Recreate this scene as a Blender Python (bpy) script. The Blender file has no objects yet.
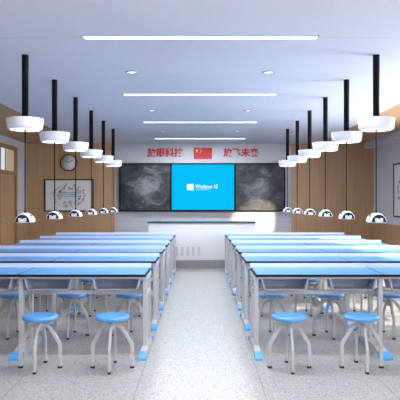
import bpy, bmesh, math, random
from mathutils import Vector, Matrix
random.seed(7)
R = math.radians
S = bpy.context.scene
COL = S.collection

# ---------------------------------------------------------------- materials
def nt(name):
    m = bpy.data.materials.new(name); m.use_nodes = True
    t = m.node_tree; b = t.nodes['Principled BSDF']
    return m, t, b
def mat(name, col, rough=.5, metal=0, emit=None, es=0, spec=.5, coat=0):
    m, t, b = nt(name)
    b.inputs['Base Color'].default_value = (*col, 1)
    b.inputs['Roughness'].default_value = rough
    b.inputs['Metallic'].default_value = metal
    b.inputs['Specular IOR Level'].default_value = spec
    b.inputs['Coat Weight'].default_value = coat
    if emit:
        b.inputs['Emission Color'].default_value = (*emit, 1)
        b.inputs['Emission Strength'].default_value = es
    # faint procedural variation
    n = t.nodes.new('ShaderNodeTexNoise'); n.inputs['Scale'].default_value = 35
    mr = t.nodes.new('ShaderNodeMapRange'); mr.inputs['To Min'].default_value = max(0, rough-.03); mr.inputs['To Max'].default_value = min(1, rough+.03)
    t.links.new(n.outputs['Fac'], mr.inputs['Value']); t.links.new(mr.outputs['Result'], b.inputs['Roughness'])
    return m
def ramp(t, stops):
    r = t.nodes.new('ShaderNodeValToRGB')
    e = r.color_ramp.elements
    e[0].position, e[0].color = stops[0][0], (*stops[0][1], 1)
    e[1].position, e[1].color = stops[-1][0], (*stops[-1][1], 1)
    for p, c in stops[1:-1]:
        x = e.new(p); x.color = (*c, 1)
    return r
def objcoord(t, scale=(1, 1, 1)):
    g = t.nodes.new('ShaderNodeNewGeometry')
    mp = t.nodes.new('ShaderNodeMapping'); mp.inputs['Scale'].default_value = scale
    t.links.new(g.outputs['Position'], mp.inputs['Vector'])
    return mp
def math_node(t, op, a, b=None):
    n = t.nodes.new('ShaderNodeMath'); n.operation = op
    for i, v in enumerate((a, b)):
        if v is None: continue
        if isinstance(v, (int, float)): n.inputs[i].default_value = v
        else: t.links.new(v, n.inputs[i])
    return n.outputs[0]
def seam(t, coord, period, offset, width):
    """1 on a thin line repeated every period"""
    a = math_node(t, 'ADD', coord, -offset + period*50.5)
    a = math_node(t, 'MODULO', a, period)
    a = math_node(t, 'SUBTRACT', a, period/2)
    a = math_node(t, 'ABSOLUTE', a)
    return math_node(t, 'LESS_THAN', a, width/2)
def mix(t, fac, a, b):
    n = t.nodes.new('ShaderNodeMix'); n.data_type = 'RGBA'
    if isinstance(fac, (int, float)): n.inputs[0].default_value = fac
    else: t.links.new(fac, n.inputs[0])
    for i, v in ((6, a), (7, b)):
        if isinstance(v, tuple): n.inputs[i].default_value = (*v, 1)
        else: t.links.new(v, n.inputs[i])
    return n.outputs[2]

def wood(name, c1, c2, axis='x', seam_p=0, rough=.45):
    m, t, b = nt(name)
    sc = {'x': (14, 14, .5), 'y': (14, .5, 14), 'h': (1.0, 1.0, 16)}[axis]
    mp = objcoord(t, sc)
    n = t.nodes.new('ShaderNodeTexNoise'); n.inputs['Scale'].default_value = 1.6; n.inputs['Detail'].default_value = 6; n.inputs['Roughness'].default_value = .65
    t.links.new(mp.outputs[0], n.inputs['Vector'])
    r = ramp(t, [(.3, c1), (.7, c2)])
    t.links.new(n.outputs['Fac'], r.inputs[0])
    out = r.outputs[0]
    if seam_p:
        g = t.nodes.new('ShaderNodeNewGeometry'); s = t.nodes.new('ShaderNodeSeparateXYZ')
        t.links.new(g.outputs['Position'], s.inputs[0])
        out = mix(t, seam(t, s.outputs[0], seam_p, .1, .012), out, tuple(x*.7 for x in c1))
    t.links.new(out, b.inputs['Base Color'])
    b.inputs['Roughness'].default_value = rough
    b.inputs['Specular IOR Level'].default_value = .3
    return m

M = {}
M['wood_wall'] = wood('oak panelling', (.43, .262, .145), (.52, .33, .192), 'x', 1.2)
M['wood_ceiling'] = wood('oak ceiling strip', (.36, .225, .125), (.48, .31, .175), 'y')
M['wood_door'] = wood('door veneer', (.42, .25, .13), (.55, .34, .19), 'x')
M['wood_casing'] = wood('door casing', (.30, .165, .085), (.38, .22, .12), 'x')
M['steel'] = mat('light grey powder coat', (.50, .505, .53), .45, .05)
M['steel_white'] = mat('off white steel tube', (.50, .495, .49), .4, .05)
M['seat_blue'] = mat('blue plastic seat', (.085, .31, .68), .35, coat=.2)
M['cap_blue'] = mat('blue plastic cap', (.09, .36, .78), .4)
M['top_blue'] = mat('blue laminate', (.095, .31, .66), .35, spec=.35)
M['top_edge'] = mat('navy black edging', (.006, .010, .018), .6, spec=.2)
M['ledge_white'] = mat('pale ledge', (.74, .78, .90), .35)
M['tray'] = mat('blue grey tray plastic', (.38, .41, .54), .5)
M['tray_rim'] = mat('light grey tray rim', (.50, .52, .58), .4)
M['rubber'] = mat('black rubber', (.01, .01, .01), .6)
M['black'] = mat('black satin metal', (.004, .004, .005), .5, spec=.12)
M['dark_grey'] = mat('charcoal plastic', (.02, .022, .028), .5, spec=.15)
M['white'] = mat('white gloss plastic', (.72, .73, .77), .3)
M['chrome'] = mat('chrome', (.75, .76, .8), .12, 1)
M['red'] = mat('red acrylic', (.50, .004, .02), .5)
M['yellow'] = mat('gold yellow', (.9, .62, .05), .5)
M['paper'] = mat('white paper', (.74, .74, .75), .7)
M['ink'] = mat('grey black ink', (.06, .06, .07), .7)
M['teal'] = mat('teal ink', (.18, .48, .55), .7)
M['pod_white'] = mat('glossy pod shell', (.88, .88, .9), .15)
M['podium'] = mat('white lavender lacquer', (.74, .745, .78), .4)
M['podium_top'] = mat('dark blue black worktop', (.02, .04, .07), .3)
M['podium_vent'] = mat('grey slot', (.54, .55, .60), .6)
M['screen'] = mat('cyan lit screen', (0, .005, .01), .9, emit=(.0, .37, .66), es=.95, spec=.05)
M['screen_white'] = mat('white lit pixels', (0, 0, 0), .3, emit=(1, 1, 1), es=.75)
M['led'] = mat('led diffuser', (1, 1, 1), .5, emit=(.95, .97, 1), es=3)
M['ring_grey'] = mat('grey downlight ring', (.38, .39, .43), .5)
M['led_ring'] = mat('led ring', (1, 1, 1), .5, emit=(.86, .93, 1), es=1.1)
M['alu'] = mat('brushed aluminium', (.55, .57, .6), .35, .6)
M['glowing'] = mat('frosted pane', (.7, .75, .78), .3, emit=(.85, .93, 1), es=.35)  # bright corridor behind the transom, put into the pane's colour and glow
M['tan_glow'] = mat('warm frosted pane', (.62, .5, .36), .3, emit=(1, .8, .55), es=.12)  # tan corridor view painted on the pane, with a weak glow
M['wall'] = mat('lavender white paint', (.60, .605, .67), .7)
M['wall_l'] = mat('off white paint', (.62, .62, .68), .7)
M['cornice'] = mat('grey white cornice', (.62, .62, .70), .7)
M['backwall'] = mat('back wall paint', (.7, .7, .74), .8)

def ceiling_mat():
    m, t, b = nt('blue white ceiling paint')
    g = t.nodes.new('ShaderNodeNewGeometry'); s = t.nodes.new('ShaderNodeSeparateXYZ')
    t.links.new(g.outputs['Position'], s.inputs[0])
    f = seam(t, s.outputs[1], 2.81, 5.29, .012)
    f = math_node(t, 'MULTIPLY', f, .35)
    out = mix(t, f, (.665, .69, .78), (.3, .33, .42))
    t.links.new(out, b.inputs['Base Color']); b.inputs['Roughness'].default_value = .6
    b.inputs['Specular IOR Level'].default_value = .2
    return m
M['ceiling'] = ceiling_mat()
def floor_mat(name, k=1.0):
    m, t, b = nt(name)
    mp = objcoord(t)
    v = t.nodes.new('ShaderNodeTexVoronoi'); v.inputs['Scale'].default_value = 120
    t.links.new(mp.outputs[0], v.inputs['Vector'])
    r = ramp(t, [(0, (.14, .14, .14)), (.2, (.36, .355, .345)), (.6, (.42, .415, .405)), (1, (.56, .555, .54))])
    sp = t.nodes.new('ShaderNodeSeparateColor'); t.links.new(v.outputs['Color'], sp.inputs[0])
    t.links.new(sp.outputs[0], r.inputs[0])
    v2 = t.nodes.new('ShaderNodeTexNoise'); v2.inputs['Scale'].default_value = 90; v2.inputs['Detail'].default_value = 3
    t.links.new(mp.outputs[0], v2.inputs['Vector'])
    r2 = ramp(t, [(.35, (.86, .86, .87)), (.65, (1.06, 1.06, 1.06))])
    t.links.new(v2.outputs['Fac'], r2.inputs[0])
    mu = t.nodes.new('ShaderNodeMix'); mu.data_type = 'RGBA'; mu.blend_type = 'MULTIPLY'; mu.inputs[0].default_value = 1
    t.links.new(r.outputs[0], mu.inputs[6]); t.links.new(r2.outputs[0], mu.inputs[7])
    g = t.nodes.new('ShaderNodeNewGeometry'); s = t.nodes.new('ShaderNodeSeparateXYZ')
    t.links.new(g.outputs['Position'], s.inputs[0])
    f1 = seam(t, s.outputs[0], .967, .4835, .007)
    f2 = seam(t, s.outputs[1], .967, .2, .007)
    f = math_node(t, 'MAXIMUM', f1, math_node(t, 'MULTIPLY', f2, .6))
    f = math_node(t, 'MULTIPLY', f, .6)
    out = mix(t, f, mu.outputs[2], (.10, .10, .12))
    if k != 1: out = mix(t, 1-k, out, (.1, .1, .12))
    t.links.new(out, b.inputs['Base Color']); b.inputs['Roughness'].default_value = .3
    b.inputs['Specular IOR Level'].default_value = .45
    return m
M['floor'] = floor_mat('grey speckled terrazzo')
M['platform'] = floor_mat('shaded terrazzo riser', .55)  # floor terrazzo with the riser's shade mixed into its colour
def front_wall_mat():
    m, t, b = nt('panelled grey front wall')
    g = t.nodes.new('ShaderNodeNewGeometry'); s = t.nodes.new('ShaderNodeSeparateXYZ')
    t.links.new(g.outputs['Position'], s.inputs[0])
    f = math_node(t, 'MAXIMUM', seam(t, s.outputs[0], 1.12, .08, .012), seam(t, s.outputs[2], 1.1, .93, .012))
    f = math_node(t, 'MULTIPLY', f, .45)
    out = mix(t, f, (.50, .51, .565), (.2, .2, .24))
    t.links.new(out, b.inputs['Base Color']); b.inputs['Roughness'].default_value = .55
    return m
M['front_wall'] = front_wall_mat()
def slate_mat():
    m, t, b = nt('chalk smudged slate')
    mp = objcoord(t, (1, 1, 1.4))
    n = t.nodes.new('ShaderNodeTexNoise'); n.inputs['Scale'].default_value = 2.2; n.inputs['Detail'].default_value = 7; n.inputs['Roughness'].default_value = .62; n.inputs['Distortion'].default_value = 1.2
    t.links.new(mp.outputs[0], n.inputs['Vector'])
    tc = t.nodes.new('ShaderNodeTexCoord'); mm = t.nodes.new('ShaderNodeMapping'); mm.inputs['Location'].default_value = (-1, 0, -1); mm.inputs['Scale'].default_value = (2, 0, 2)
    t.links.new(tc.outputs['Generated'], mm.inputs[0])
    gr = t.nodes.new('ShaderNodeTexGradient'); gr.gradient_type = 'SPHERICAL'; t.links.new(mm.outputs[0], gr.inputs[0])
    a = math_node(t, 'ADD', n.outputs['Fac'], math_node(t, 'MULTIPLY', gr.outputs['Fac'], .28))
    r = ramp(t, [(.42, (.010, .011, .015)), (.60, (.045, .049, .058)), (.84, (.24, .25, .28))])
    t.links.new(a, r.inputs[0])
    t.links.new(r.outputs[0], b.inputs['Base Color']); b.inputs['Roughness'].default_value = .5
    return m
M['slate'] = slate_mat()
def glass_mat():
    m = bpy.data.materials.new('window glass'); m.use_nodes = True; t = m.node_tree
    t.nodes.remove(t.nodes['Principled BSDF'])
    o = t.nodes['Material Output']
    a = t.nodes.new('ShaderNodeBsdfTransparent'); g = t.nodes.new('ShaderNodeBsdfGlossy'); g.inputs['Roughness'].default_value = .02
    x = t.nodes.new('ShaderNodeMixShader'); x.inputs[0].default_value = .08
    t.links.new(a.outputs[0], x.inputs[1]); t.links.new(g.outputs[0], x.inputs[2]); t.links.new(x.outputs[0], o.inputs[0])
    return m
M['glass'] = glass_mat()

# ---------------------------------------------------------------- mesh helpers
class MB:
    def __init__(s): s.bm = bmesh.new(); s.mats = []
    def _mi(s, m):
        m = M[m]
        if m not in s.mats: s.mats.append(m)
        return s.mats.index(m)
    def _tag(s, geom_faces, m, smooth=False):
        i = s._mi(m)
        for f in geom_faces: f.material_index = i; f.smooth = smooth
    def box(s, a, b, m, bev=0, rot=None):
        c = [(a[i]+b[i])/2 for i in range(3)]; d = [abs(b[i]-a[i]) for i in range(3)]
        t = bmesh.new()
        bmesh.ops.create_cube(t, size=1)
        for v in t.verts: v.co = Vector((v.co.x*d[0], v.co.y*d[1], v.co.z*d[2]))
        if bev: bmesh.ops.bevel(t, geom=t.edges[:], offset=bev, segments=2, affect='EDGES', profile=.6)
        for v in t.verts:
            if rot: v.co = rot @ v.co
            v.co += Vector(c)
        s._merge(t, m, False); return s
    def _merge(s, t, m, smooth):
        i = s._mi(m); mp = {}
        for v in t.verts: mp[v] = s.bm.verts.new(v.co)
        for f in t.faces:
            try: g = s.bm.faces.new([mp[v] for v in f.verts])
            except ValueError: continue
            g.material_index = i; g.smooth = smooth
        t.free()
    def lathe(s, prof, m, seg=32, c=(0, 0, 0), ax='z', smooth=True, arc=(0, 2*math.pi)):
        """prof: list of (r, h)"""
        i = s._mi(m); full = abs(arc[1]-arc[0]-2*math.pi) < 1e-6
        rows = []
        n = seg if full else seg+1
        for r, h in prof:
            row = []
            for k in range(n):
                a = arc[0] + (arc[1]-arc[0])*k/seg
                p = (r*math.cos(a), r*math.sin(a), h)
                if ax == 'y': p = (p[0], -h, p[1])     # axis toward the camera
                elif ax == 'x': p = (h, p[0], p[1])
                row.append(s.bm.verts.new((p[0]+c[0], p[1]+c[1], p[2]+c[2])))
            rows.append(row)
        for a, b in zip(rows, rows[1:]):
            for k in range(seg):
                k2 = (k+1) % n
                try: f = s.bm.faces.new((a[k], a[k2], b[k2], b[k]))
                except ValueError: continue
                f.material_index = i; f.smooth = smooth
        if full:
            for row in (rows[0], rows[-1]):
                try: f = s.bm.faces.new(row); f.material_index = i
                except ValueError: pass
        return s
    def sweep(s, pts, w, h, m, up=Vector((0, 1, 0)), bev=.15):
        """flat bar swept along pts; w along up, h across"""
        i = s._mi(m); rings = []
        P = [Vector(p) for p in pts]
        for k, p in enumerate(P):
            d = Vector((0, 0, 0))
            if k > 0: d += (p-P[k-1]).normalized()
            if k < len(P)-1: d += (P[k+1]-p).normalized()
            d.normalize(); sd = d.cross(up).normalized()
            q = []
            c = min(w, h)*bev
            for u, v in ((-w/2+c, -h/2), (w/2-c, -h/2), (w/2, -h/2+c), (w/2, h/2-c), (w/2-c, h/2), (-w/2+c, h/2), (-w/2, h/2-c), (-w/2, -h/2+c)):
                q.append(s.bm.verts.new(p + up*u + sd*v))
            rings.append(q)
        for a, b in zip(rings, rings[1:]):
            for k in range(8):
                f = s.bm.faces.new((a[k], a[(k+1) % 8], b[(k+1) % 8], b[k])); f.material_index = i
        for r in (rings[0], rings[-1]):
            f = s.bm.faces.new(r); f.material_index = i
        return s
    def tube(s, pts, r, m, seg=10, closed=False):
        i = s._mi(m); P = [Vector(p) for p in pts]; rings = []
        n = len(P)
        for k, p in enumerate(P):
            a = P[(k-1) % n] if (closed or k > 0) else p
            b = P[(k+1) % n] if (closed or k < n-1) else p
            d = (b-a).normalized()
            u = d.cross(Vector((.31, .17, .93))).normalized(); v = d.cross(u)
            rings.append([s.bm.verts.new(p + (u*math.cos(2*math.pi*q/seg)+v*math.sin(2*math.pi*q/seg))*r) for q in range(seg)])
        pairs = list(zip(rings, rings[1:])) + ([(rings[-1], rings[0])] if closed else [])
        for a, b in pairs:
            for q in range(seg):
                f = s.bm.faces.new((a[q], a[(q+1) % seg], b[(q+1) % seg], b[q])); f.material_index = i; f.smooth = True
        if not closed:
            for rr in (rings[0], rings[-1]):
                f = s.bm.faces.new(rr); f.material_index = i
        return s
    def prism(s, poly, a, b, m, ax='x'):
        """poly: 2D outline extruded from a to b along ax.  ax x: poly=(y,z); ax y: poly=(x,z); ax z: poly=(x,y)"""
        i = s._mi(m)
        def P(u, v, w): return {'x': (w, u, v), 'y': (u, w, v), 'z': (u, v, w)}[ax]
        A = [s.bm.verts.new(P(u, v, a)) for u, v in poly]; B = [s.bm.verts.new(P(u, v, b)) for u, v in poly]
        n = len(poly)
        for k in range(n):
            f = s.bm.faces.new((A[k], A[(k+1) % n], B[(k+1) % n], B[k])); f.material_index = i
        for r in (A, B):
            f = s.bm.faces.new(r); f.material_index = i
        return s
    def build(s, name, parent=None, loc=(0, 0, 0), label=None):
        bmesh.ops.recalc_face_normals(s.bm, faces=s.bm.faces[:])
        me = bpy.data.meshes.new(name); s.bm.to_mesh(me); s.bm.free()
        for m in s.mats: me.materials.append(m)
        o = bpy.data.objects.new(name, me); COL.objects.link(o); o.location = loc
        if parent: o.parent = parent
        if label: o['label'] = label
        return o
def tag(o, label, cat, group=None):
    o['label'] = label; o['category'] = cat
    if group: o['group'] = group
    return o
def thing(name, loc, label, cat, group=None):
    o = bpy.data.objects.new(name, None); COL.objects.link(o); o.location = loc
    return tag(o, label, cat, group)
def struct(o): o['kind'] = 'structure'; return o
def copy_tree(o, parent=None):
    c = o.copy(); COL.objects.link(c)
    if parent: c.parent = parent
    for ch in list(o.children): copy_tree(ch, c)
    return c
def text_mesh(name, s, size, m, parent=None, loc=(0, 0, 0), depth=.004, offset=0, ax='C', sx=1):
    cu = bpy.data.curves.new(name, 'FONT'); cu.body = s; cu.size = size; cu.extrude = depth; cu.offset = offset
    cu.align_x = 'CENTER' if ax == 'C' else 'LEFT'; cu.align_y = 'CENTER'
    t = bpy.data.objects.new('tmp_text', cu); COL.objects.link(t)
    dg = bpy.context.evaluated_depsgraph_get(); dg.update()
    me = bpy.data.meshes.new_from_object(t.evaluated_get(dg))
    bpy.data.objects.remove(t)
    me.transform(Matrix.Rotation(R(90), 4, 'X') @ Matrix.Diagonal((sx, 1, 1, 1)))
    me.materials.clear(); me.materials.append(M[m]); me.name = name
    o = bpy.data.objects.new(name, me); COL.objects.link(o); o.location = loc
    if parent: o.parent = parent
    return o

# ---------------------------------------------------------------- room constants
CH = 1.433           # camera height
H = 2.951            # room height
XW = 4.5             # side walls
XC = 3.07            # white ceiling half width
YF = 14.87           # front wall
YB = -1.6            # back wall
TH = .15

struct(MB().box((-XW-TH, YB-TH, -.1), (XW+TH, YF+TH, 0), 'floor').build('floor'))
struct(MB().box((-XC, YB, H), (XC, YF, H+.1), 'ceiling').build('ceiling'))
struct(MB().box((-XW, YB, H), (-XC, YF, H+.1), 'wood_ceiling').build('trim_1'))
struct(MB().box((XC, YB, H), (XW, YF, H+.1), 'wood_ceiling').build('trim_2'))
XL, XR = -2.205, 2.37
struct(MB().box((-XW-TH, YF, 0), (XW+TH, YF+TH, H+.1), 'front_wall').build('wall_front'))
struct(MB().box((-XW, YF-.03, 0), (XL, YF, H), 'wood_wall').build('trim_3'))
struct(MB().box((XR, YF-.03, 0), (XW, YF, H), 'wood_wall').build('trim_4'))
struct(MB().box((-XW-TH, YB-TH, 0), (XW+TH, YB, H+.1), 'backwall').build('wall_back'))
# left wall with door opening
DY0, DY1, DTOP = 12.78, 14.05, 2.77
w = MB()
w.box((-XW-TH, YB, 0), (-XW, DY0, H+.1), 'wall_l')
w.box((-XW-TH, DY1, 0), (-XW, YF, H+.1), 'wall_l')
w.box((-XW-TH, DY0, DTOP), (-XW, DY1, H+.1), 'wall_l')
struct(w.build('wall_left'))
struct(MB().box((-XW, YB, 0), (-XW+.02, DY0, .90), 'wood_wall').box((-XW, DY1, 0), (-XW+.02, YF-.03, .90), 'wood_wall').build('trim_5'))
# door
d = struct(MB().box((-XW-.06, DY0+.1, 0), (-XW-.015, DY1-.1, 2.08), 'wood_door').build('door_1'))
c = MB()
c.box((-XW-.12, DY0, 0), (-XW+.025, DY0+.1, DTOP), 'wood_casing').box((-XW-.12, DY1-.1, 0), (-XW+.025, DY1, DTOP), 'wood_casing')
c.box((-XW-.12, DY0+.1, DTOP-.09), (-XW+.025, DY1-.1, DTOP), 'wood_casing').box((-XW-.12, DY0+.1, 2.08), (-XW+.02, DY1-.1, 2.17), 'wood_casing')
c.build('door_casing', d)
p = MB().box((-XW-.05, DY0+.1, 2.17), (-XW-.03, DY0+.52, DTOP-.09), 'glowing').box((-XW-.05, DY0+.55, 2.17), (-XW-.03, DY1-.1, DTOP-.09), 'tan_glow')
p.box((-XW-.06, DY0+.52, 2.17), (-XW-.02, DY0+.55, DTOP-.09), 'wood_casing').build('transom_pane', d)
MB().tube([(-XW-.015, DY0+.2, 1.02), (-XW+.04, DY0+.2, 1.02), (-XW+.04, DY0+.32, 1.02)], .01, 'alu').build('door_handle', d)
# right wall with windows (behind the frame of the photograph, they bring the daylight)
WZ0, WZ1 = .95, 2.62
wins = [(-.6, 2.2), (5.8, 7.8), (8.3, 10.3)]
w = MB(); y = YB
for a, b in wins:
    w.box((XW, y, 0), (XW+TH, a, H+.1), 'wall_l')
    w.box((XW, a, 0), (XW+TH, b, WZ0), 'wall_l').box((XW, a, WZ1), (XW+TH, b, H+.1), 'wall_l')
    y = b
w.box((XW, y, 0), (XW+TH, YF, H+.1), 'wall_l')
struct(w.build('wall_right'))
struct(MB().box((XW-.02, YB, 0), (XW, YF-.03, .90), 'wood_wall').build('trim_6'))
struct(MB().box((XW-.25, YB, H-.125), (XW, YF-.03, H), 'cornice').build('trim_7'))
for i, (a, b) in enumerate(wins):
    f = MB()
    for y0, y1 in ((a, a+.05), (b-.05, b), ((a+b)/2-.025, (a+b)/2+.025)):
        f.box((XW+.02, y0, WZ0), (XW+.08, y1, WZ1), 'white')
    f.box((XW+.02, a, WZ0), (XW+.08, b, WZ0+.05), 'white').box((XW+.02, a, WZ1-.05), (XW+.08, b, WZ1), 'white')
    o = struct(f.build('window_%d' % (i+1)))
    MB().box((XW+.045, a+.05, WZ0+.05), (XW+.052, b-.05, WZ1-.05), 'glass').build('pane', o)
# raised platform
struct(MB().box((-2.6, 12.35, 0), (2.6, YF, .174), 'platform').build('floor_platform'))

# ---------------------------------------------------------------- ceiling lights
ords = ['first', 'second', 'third', 'fourth', 'fifth', 'sixth']
def linear_light(y, label, first=True):
    t = thing('linear_ceiling_light', (0.005, y, H), label, 'ceiling light', 'linear ceiling lights')
    f = MB(); L, W = 1.085, .058
    f.box((-L, -W, -.004), (L, -W+.012, .002), 'alu').box((-L, W-.012, -.004), (L, W, .002), 'alu')
    f.box((-L, -W, -.004), (-L+.012, W, .002), 'alu').box((L-.012, -W, -.004), (L, W, .002), 'alu').build('frame', t)
    MB().box((-L+.012, -W+.012, -.002), (L-.012, W-.012, .002), 'led').build('diffuser', t)
    return t
far = ['nearest and longest-looking long white strip light on the ceiling', 'second white strip light from the camera, between the two pairs of larger downlights',
       'third white strip light on the ceiling from the camera', 'farthest white strip light on the ceiling, just above the red wall lettering']
for k in range(4): linear_light(5.285+2.81*k, far[k])
def downlight(x, y, label):
    t = thing('downlight', (x, y, H), label, 'downlight', 'round ceiling downlights')
    MB().lathe([(.050, -.002), (.056, -.010), (.070, -.006), (.072, 0), (.05, 0)], 'ring_grey', 28).build('ring', t)
    MB().lathe([(.0, -.004), (.05, -.004), (.05, 0)], 'led_ring', 28).build('lens', t)
for k, nm in enumerate(['nearest', 'middle', 'farthest']):
    for sx, sn in ((-1, 'left'), (1, 'right')):
        downlight(sx*.80, 6.69+2.81*k, 'small round recessed downlight on the %s of the ceiling, %s of that side' % (sn, nm))

# ---------------------------------------------------------------- teaching wall
P = 573/YF
def board_panel(name, x0, x1, label, cat):
    t = thing(name, ((x0+x1)/2, YF-.09, 1.186), label, cat)
    w = x1-x0; h = 1.25
    f = MB(); e = .035
    f.box((-w/2, 0, 0), (w/2, .09, h), 'black', .004)
    f.box((-w/2, -.015, 0), (w/2, 0, e), 'black').box((-w/2, -.015, h-e), (w/2, 0, h), 'black')
    f.box((-w/2, -.015, e), (-w/2+e, 0, h-e), 'black').box((w/2-e, -.015, e), (w/2, 0, h-e), 'black').build('frame', t)
    return t, w, h
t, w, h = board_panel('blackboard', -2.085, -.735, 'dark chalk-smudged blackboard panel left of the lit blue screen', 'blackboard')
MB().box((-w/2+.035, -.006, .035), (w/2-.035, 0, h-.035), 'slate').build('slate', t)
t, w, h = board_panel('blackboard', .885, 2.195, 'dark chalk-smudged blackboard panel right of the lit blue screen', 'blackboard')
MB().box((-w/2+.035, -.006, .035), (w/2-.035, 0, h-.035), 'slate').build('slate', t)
t, w, h = board_panel('display_screen', -.735, .885, 'lit cyan display screen with a white window logo between the blackboards', 'screen')
scr = MB().box((-w/2+.008, -.02, .045), (w/2-.008, 0, h-.04), 'screen').build('screen', t)
lg = MB()
u = .09
for (x0, x1, z0, z1, s0, s1) in ((-.165, -.105, .0, .085, .010, .002), (-.098, .0, .0, .10, .002, -.012)):
    for top in (0, 1):
        sg = 1 if top else -1
        poly = [(x0, sg*.004), (x1, sg*.004), (x1, sg*(.086 if x1 > -.05 else .076)), (x0, sg*(.075 if x0 < -.12 else .077))]
        lg.prism(poly, -.024, -.019, 'screen_white', 'y')
lg.build('logo', scr, (-.243, 0, .63))
tt = text_mesh('lettering', 'Windows 10', .15, 'screen_white', scr, (.09, -.022, .64), .001, .0004, sx=.74)
MB().box((.0, -.022, 0), (.36, -.02, .006), 'screen_white').build('caption_line', scr, (-.19, 0, .56))

# red slogans and flag
def slogan(chars, x0, label):
    t = thing('wall_lettering', (x0+.45, YF-.012, 2.70), label, 'lettering')
    for k, ch in enumerate(chars):
        text_mesh('character', ch, .235, 'red', t, (-.45+.115+.231*k, 0, 0), .012, .006)
slogan('放眼科技', -1.365, 'four red raised characters on the wall left of the red flag')
slogan('放飞未来', .605, 'four red raised characters on the wall right of the red flag')
t = thing('wall_flag', (.075, YF-.012, 2.695), 'red flag with yellow stars on the wall above the screen', 'flag')
MB().box((-.235, -.006, -.145), (.235, .012, .145), 'red').build('cloth_panel', t)
def star(mb, cx, cz, r, a0):
    pts = []
    for k in range(10):
        a = a0 + math.pi/2 + k*math.pi/5; rr = r if k % 2 == 0 else r*.4
        pts.append((cx+rr*math.cos(a), cz+rr*math.sin(a)))
    mb.prism(pts, -.012, -.006, 'yellow', 'y')
for (cx, cz, r, a) in ((-.155, .07, .052, 0), (-.075, .115, .018, .4), (-.045, .085, .018, .8), (-.045, .045, .018, 0), (-.075, .015, .018, .4)):
    mb = MB(); star(mb, cx, cz, r, a); mb.build('star', t)

# podium
t = thing('teacher_podium', (.04, 12.42, .174), 'long white teacher counter with a dark worktop edge on the platform', 'podium')
b = MB(); W = 1.155
b.box((-W, 0, 0), (W, .62, .80), 'podium', .006)
b.build('body', t)
MB().box((-W-.03, -.03, .80), (W+.03, .65, .822), 'podium_top', .003).build('worktop', t)
for k in range(5):
    MB().box((-.545+k*.12-.027, -.004, .10), (-.545+k*.12+.027, .001, .29), 'podium_vent').build('vent_slot', t)

# clock
t = thing('wall_clock', (-3.40, YF-.03, 2.45), 'round white wall clock with thin black rim above the framed doodle poster', 'clock')
MB().lathe([(.0, .0), (.205, .0), (.205, .018), (0, .018)], 'paper', 40, ax='y').build('dial', t)
MB().lathe([(.203, 0), (.222, 0), (.222, .03), (.214, .036), (.203, .03), (.203, 0)], 'black', 40, ax='y').build('rim', t)
mk = MB()
for k in range(12):
    a = k*math.pi/6; q = Matrix.Rotation(-a, 3, 'Y'); L = .035 if k % 3 == 0 else .02
    cc = Vector((0, -.020, .18)); cc = Matrix.Rotation(a, 3, 'Y') @ cc
    mk.box((cc.x-.005, -.022, cc.z-L/2), (cc.x+.005, -.018, cc.z+L/2), 'ink', rot=Matrix.Rotation(a, 3, 'Y'))
mk.build('hour_marks', t)
for a, L, nm in ((R(-58), .11, 'hour_hand'), (R(62), .15, 'minute_hand')):
    q = Matrix.Rotation(a, 3, 'Y'); cc = q @ Vector((0, -.025, L/2-.01))
    MB().box((cc.x-.006, -.027, cc.z-L/2), (cc.x+.006, -.023, cc.z+L/2), 'ink', rot=q).build(nm, t)

# posters
def poster(w, h, name, label, seed):
    rnd = random.Random(seed)
    t = thing(name, (0, 0, 0), label, 'poster')
    e = .028
    f = MB()
    f.box((-w/2, -.03, -h/2), (w/2, 0, -h/2+e), 'black').box((-w/2, -.03, h/2-e), (w/2, 0, h/2), 'black')
    f.box((-w/2, -.03, -h/2+e), (-w/2+e, 0, h/2-e), 'black').box((w/2-e, -.03, -h/2+e), (w/2, 0, h/2-e), 'black').build('frame', t)
    MB().box((-w/2+e, -.015, -h/2+e), (w/2-e, 0, h/2-e), 'paper').build('sheet', t)
    d = MB(); y = -.017
    def ring(cx, cz, r, n=12, th=.005): d.tube([(cx+r*math.cos(2*math.pi*k/n), y, cz+r*math.sin(2*math.pi*k/n)) for k in range(n)], th, 'ink', 4, True)
    s = h/.83
    for k in range(46):
        a = 2*math.pi*k/23 + rnd.uniform(-.1, .1); rr = .80 if k < 23 else .58
        cx = rr*w*.40*math.cos(a)+rnd.uniform(-.02, .02); cz = rr*h*.40*math.sin(a)+rnd.uniform(-.02, .02)
        typ = rnd.randrange(4); q = rnd.uniform(.020, .038)*s
        if typ == 0: ring(cx, cz, q)
        elif typ == 1: ring(cx, cz, q, 4); ring(cx, cz, q*.4, 5)
        elif typ == 2:
            for j in range(3): d.box((cx-q, y, cz+(j-1)*q*.7-.003), (cx+q, y+.003, cz+(j-1)*q*.7+.003), 'ink')
        else:
            ring(cx, cz, q*.8, 3); d.tube([(cx-q, y, cz-q), (cx+q, y, cz+q)], .005, 'ink', 4)
    for row, zz in enumerate((.075, .02)):
        for j in range(9):
            x = (-.20+j*.05)*s
            typ = rnd.randrange(3)
            if typ == 0: ring(x, zz*s, .016*s, 8, .005)
            else: d.tube([(x-.014*s, y, (zz-.018)*s), (x, y, (zz+.018)*s), (x+.014*s, y, (zz-.018)*s)], .005, 'ink', 4)
    d.build('doodles', t)
    q = MB()
    for j in range(12): q.box(((-.27+j*.047)*s, y-.001, -.045*s), ((-.27+j*.047+.034)*s, y+.002, -.018*s), 'teal')
    q.build('teal_line', t)
    return t
t = poster(1.27, .835, 'framed_poster', 'wide black framed white doodle poster on the wood wall under the clock', 3)
t.location = (-3.39, YF-.03, 1.605)
t = poster(1.75, 1.22, 'framed_poster', 'black framed white doodle poster on the right side wall, cut by the frame edge', 5)
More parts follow.
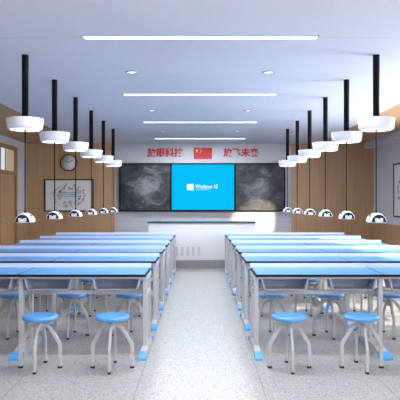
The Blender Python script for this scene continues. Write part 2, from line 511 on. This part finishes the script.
t.location = (XW, 13.26-.875, 1.70); t.rotation_euler = (0, 0, R(-90))

# ---------------------------------------------------------------- desks
def make_table(side):
    t = thing('lab_table', (0, 0, 0), '', 'table')
    Z = .756
    for s in (-1, 1):
        a, b = (-1.2 - (.09 if side < 0 else 0), -.002) if s < 0 else (.002, 1.2 + (.09 if side > 0 else 0))
        m = MB(); m.box((a, 0, Z-.024), (b, .6, Z-.003), 'top_edge', .003)
        m.box((a+(.014 if s < 0 else .006), .012, Z-.003), (b-(.006 if s < 0 else .014), .575, Z), 'top_blue')
        m.build('tabletop', t)
        MB().box((a, .578, Z-.01), (b, .60, Z+.043), 'ledge_white', .003).build('back_ledge', t)
        for q in (-.32, .32):
            cx = s*.6+q
            w0, w1, hh, y0, y1, th = .218, .196, .105, .035, .22, .006
            zt = Z-.045; zb = zt-hh
            m = MB()
            # base, sides, back
            m.box((cx-w1, y0, zb), (cx+w1, y1, zb+th), 'tray')
            for k in (-1, 1):
                m.prism([(cx+k*w1, zb), (cx+k*(w1-.012), zb+.012), (cx+k*(w0-.008), zt), (cx+k*w0, zt)], y0, y1, 'tray', 'y')
            m.prism([(cx-w1, zb), (cx+w1, zb), (cx+w0, zt), (cx-w0, zt)], y1, y1+.006, 'tray', 'y')
            m.build('book_tray', t)
            # light lip round the front opening
            pts = [(cx-w0-.012, y0, zt), (cx-w0, y0, zt-.012), (cx-w1-.006, y0, zb+.018), (cx-w1+.016, y0, zb), (cx-.05, y0, zb), (cx-.04, y0, zb+.008), (cx+.04, y0, zb+.008), (cx+.05, y0, zb), (cx+w1-.016, y0, zb), (cx+w1+.006, y0, zb+.018), (cx+w0, y0, zt-.012), (cx+w0+.012, y0, zt)]
            MB().sweep(pts, .016, .0045, 'tray_rim').build('tray_lip', t)
    MB().box((-1.18, .03, Z-.045), (1.18, .055, Z-.022), 'steel').box((-1.18, .54, Z-.05), (1.18, .57, Z-.022), 'steel').build('top_rail', t)
    MB().box((-1.19, .21, .540), (1.19, .24, .578), 'steel', .004).build('cross_rail', t)
    ends = (-1.277, 0, 1.187) if side < 0 else (-1.187, 0, 1.277)
    for x in ends:
        fw = .052 if x == 0 else .033
        fx = -side*.03 if x == 0 else x
        if x == 0: x = -side*.010
        lf = MB()
        lf.box((x-.021, .075, .05), (x+.021, .125, Z-.022), 'steel', .006).box((x-.021, .385, .05), (x+.021, .435, Z-.022), 'steel', .006)
        lf.box((x-.018, .12, Z-.07), (x+.018, .56, Z-.03), 'steel').box((x-.018, .12, .545), (x+.018, .39, .585), 'steel')
        leg = lf.build('leg_frame', t)
        MB().prism([(-.06, .0), (-.06, .048), (.06, .075), (.45, .075), (.55, .048), (.55, 0)], fx-fw+.006, fx+fw-.006, 'steel_white', 'x').build('foot', leg)
        MB().prism([(-.180, .0), (-.180, .020), (-.16, .034), (-.055, .054), (-.055, 0)], fx-fw, fx+fw, 'cap_blue', 'x').build('foot_cap', leg)
        MB().prism([(.545, .0), (.545, .056), (.62, .036), (.64, .022), (.64, 0)], fx-fw, fx+fw, 'cap_blue', 'x').build('foot_cap', leg)
    return t
Y0, SP = 5.35, 1.2
protos = {}
rown = ['in the row nearest the camera', 'in the second row from the camera', 'in the third row from the camera', 'in the fourth row from the camera',
        'in the fifth row from the camera', 'in the farthest row, nearest the podium']
for k in range(6):
    for s, sn in ((-1, 'left'), (1, 'right')):
        t = copy_tree(protos[s]) if s in protos else make_table(s)
        protos.setdefault(s, t)
        t.location = (s*1.714+.007, Y0+SP*k, 0)
        tag(t, 'long blue-topped grey lab table %s of the aisle, %s' % (sn, rown[k]), 'table', 'blue lab tables in two columns')

# ---------------------------------------------------------------- stools
def make_stool():
    t = thing('stool', (0, 0, 0), '', 'stool')
    MB().lathe([(0, .454), (.10, .457), (.135, .458), (.148, .453), (.152, .441), (.150, .427), (.140, .420), (0, .420)], 'seat_blue', 40).build('seat', t)
    MB().lathe([(0, .420), (.075, .420), (.075, .412), (.022, .406), (.022, .35), (.014, .32), (0, .32)], 'steel', 20).build('hub', t)
    pr = [(.012, .376), (.045, .376), (.068, .366), (.086, .345), (.164, .218), (.170, .196), (.170, .015)]
    for k in range(4):
        a = k*math.pi/2
        r = Vector((math.cos(a), math.sin(a), 0)); up = Vector((-math.sin(a), math.cos(a), 0))
        l = MB().sweep([r*x+Vector((0, 0, z)) for x, z in pr], .022, .032, 'steel_white', up).build('leg', t)
        c = r*.170
        if k % 2: hx, hy = .0125, .018
        else: hx, hy = .018, .0125
        MB().box((c.x-hx, c.y-hy, 0), (c.x+hx, c.y+hy, .018), 'rubber').build('foot_pad', l)
    return t
proto = None
seats = ['nearest the aisle', 'second from the aisle', 'third from the aisle', 'farthest from the aisle']
for k in range(6):
    for s, sn in ((-1, 'left'), (1, 'right')):
        for j, x in enumerate((.764, 1.386, 2.014, 2.63)):
            if (k == 0 and j > 1) or (k == 1 and j > 2): continue
            t = make_stool() if proto is None else copy_tree(proto)
            proto = proto or t
            t.location = (s*x+.008, 4.946+SP*k, 0)
            if k == 0: row = 'before the nearest table'
            else: row = 'in the %s row' % ords[k]
            tag(t, 'round blue stool %s, %s of the aisle, %s' % (row, sn, seats[j].replace('from the aisle', 'from it').replace('nearest the aisle', 'nearest it')), 'stool', 'blue four-legged stools at the tables')

# ---------------------------------------------------------------- pendant power units
def make_pendant():
    t = thing('pendant_power_unit', (0, 0, H), '', 'pendant unit')
    zt, zb = CH+.862-H, CH+.745-H
    MB().lathe([(0, 0), (.036, 0), (.034, -.012), (.033, zt-.01), (0, zt-.01)], 'black', 20).build('pole', t)
    hd = MB().lathe([(0, zt), (.180, zt), (.187, zt-.002), (.189, zt-.007), (.176, zb+.02), (.173, zb+.005), (.163, zb), (.135, zb+.006), (.0, zb+.012)], 'white', 44).build('drum_housing', t)
    MB().lathe([(.105, zb+.006), (.105, zb+.0), (.150, zb-.002), (.150, zb+.004)], 'led_ring', 40).build('light_ring', hd)
    pz = CH-.213-H
    MB().lathe([(0, zb+.014), (.012, zb+.012), (.012, zb-.006), (.0068, zb-.01), (.0068, pz+.125), (.012, pz+.12), (.012, pz+.10), (0, pz+.10)], 'black', 14).build('cable', t)
    prof = [(0, pz), (.085, pz), (.099, pz+.006), (.100, pz+.016)]
    for q in range(1, 9):
        a = q*math.pi/16
        prof.append((.098*math.cos(a), pz+.016+.088*math.sin(a)))
    pod = MB().lathe(prof, 'pod_white', 36).build('socket_pod', t)
    # arched dark socket faces, one toward each end of the room
    arch = [(.072*math.cos(math.pi*q/16), pz+.008+.076*math.sin(math.pi*q/16)) for q in range(17)]
    for sy in (-1, 1):
        MB().prism(arch, sy*.094, sy*.02, 'dark_grey', 'y').build('socket_face', pod)
        MB().tube([(x*1.06, sy*.090, z+.001) for x, z in arch], .0045, 'white', 8).build('arch_rim', pod)
    for sy in (-1, 1):
        for x in (-.025, .025):
            MB().box((x-.016, sy*.100, pz+.012), (x+.016, sy*.090, pz+.050), 'white', .003).build('socket', pod)
    for sx in (-1, 1):
        MB().lathe([(0, 0), (.010, 0), (.010, .006), (0, .006)], 'dark_grey', 14, c=(sx*.072, -.035, pz+.070), ax='y').build('side_port', pod)
        MB().lathe([(0, 0), (.008, 0), (.007, .006), (0, .006)], 'red', 12, c=(sx*.086, -.040, pz+.038), ax='y').build('indicator_button', pod)
    return t
proto = None
pos = ['nearest the camera', 'second from the camera', 'third from the camera', 'fourth from the camera', 'fifth from the camera', 'farthest and smallest']
for k in range(6):
    for s, sn in ((-1, 'left'), (1, 'right')):
        t = make_pendant() if proto is None else copy_tree(proto)
        proto = proto or t
        t.location = (s*1.815+.007, 5.925+SP*k, H)
        tag(t, 'white drum pendant on black pole with hanging socket pod, %s line, %s' % (sn, pos[k]), 'pendant unit', 'pendant power units over the tables')

# ---------------------------------------------------------------- light
def area(name, loc, rot, sx, sy, e, col):
    l = bpy.data.lights.new(name, 'AREA'); l.shape = 'RECTANGLE'; l.size = sx; l.size_y = sy; l.energy = e; l.color = col
    o = bpy.data.objects.new(name, l); COL.objects.link(o); o.location = loc; o.rotation_euler = rot
    return o
for i, (a, b) in enumerate(wins):
    area('window_daylight', (XW+.5, (a+b)/2, 1.75), (0, R(90), 0), 1.9, b-a, 62*(b-a), (.88, .93, 1.0))
    area('bounce_fill', (XW+.9, (a+b)/2, .55), (0, R(90+38), 0), 1.2, b-a, 55*(b-a), (1, .93, .84))  # added uplight for the right ceiling, standing in for ground bounce
for k in range(4):
    area('strip_lamp', (0, 5.285+2.81*k, H-.02), (0, 0, 0), 2.1, .1, 42, (.97, .98, 1))
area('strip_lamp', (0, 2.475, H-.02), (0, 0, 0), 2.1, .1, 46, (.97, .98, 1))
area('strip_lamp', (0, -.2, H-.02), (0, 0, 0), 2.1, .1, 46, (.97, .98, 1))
l = bpy.data.lights.new('sun_patch_spot', 'SPOT'); l.energy = 9000; l.spot_size = R(7.5); l.spot_blend = .7; l.color = (1, .84, .62); l.shadow_soft_size = .03  # added spot lamp that throws the sun patch on the front wall
o = bpy.data.objects.new('sun_patch_spot', l); COL.objects.link(o); o.location = (5.7, 6.7, 2.6)
o.rotation_euler = (Vector((1.42, YF, .95))-o.location).to_track_quat('-Z', 'Y').to_euler()
l = bpy.data.lights.new('sun', 'SUN'); l.energy = 8; l.angle = R(1); l.color = (1, .86, .68)
o = bpy.data.objects.new('sun', l); COL.objects.link(o)
o.rotation_euler = Vector((-.80, .28, -.62)).to_track_quat('-Z', 'Y').to_euler()

wd = bpy.data.worlds.new('sky'); S.world = wd; wd.use_nodes = True
bg = wd.node_tree.nodes['Background']; bg.inputs[0].default_value = (.72, .84, 1, 1); bg.inputs[1].default_value = 1.2

cam = bpy.data.cameras.new('camera'); co = bpy.data.objects.new('camera', cam); COL.objects.link(co)
co.location = (0, 0, CH); co.rotation_euler = (R(90), 0, 0)
cam.sensor_width = 36; cam.lens = 36*573/400; cam.shift_y = 2/400; cam.clip_start = .05
S.camera = co
S.view_settings.view_transform = 'Standard'
S.view_settings.exposure = .56
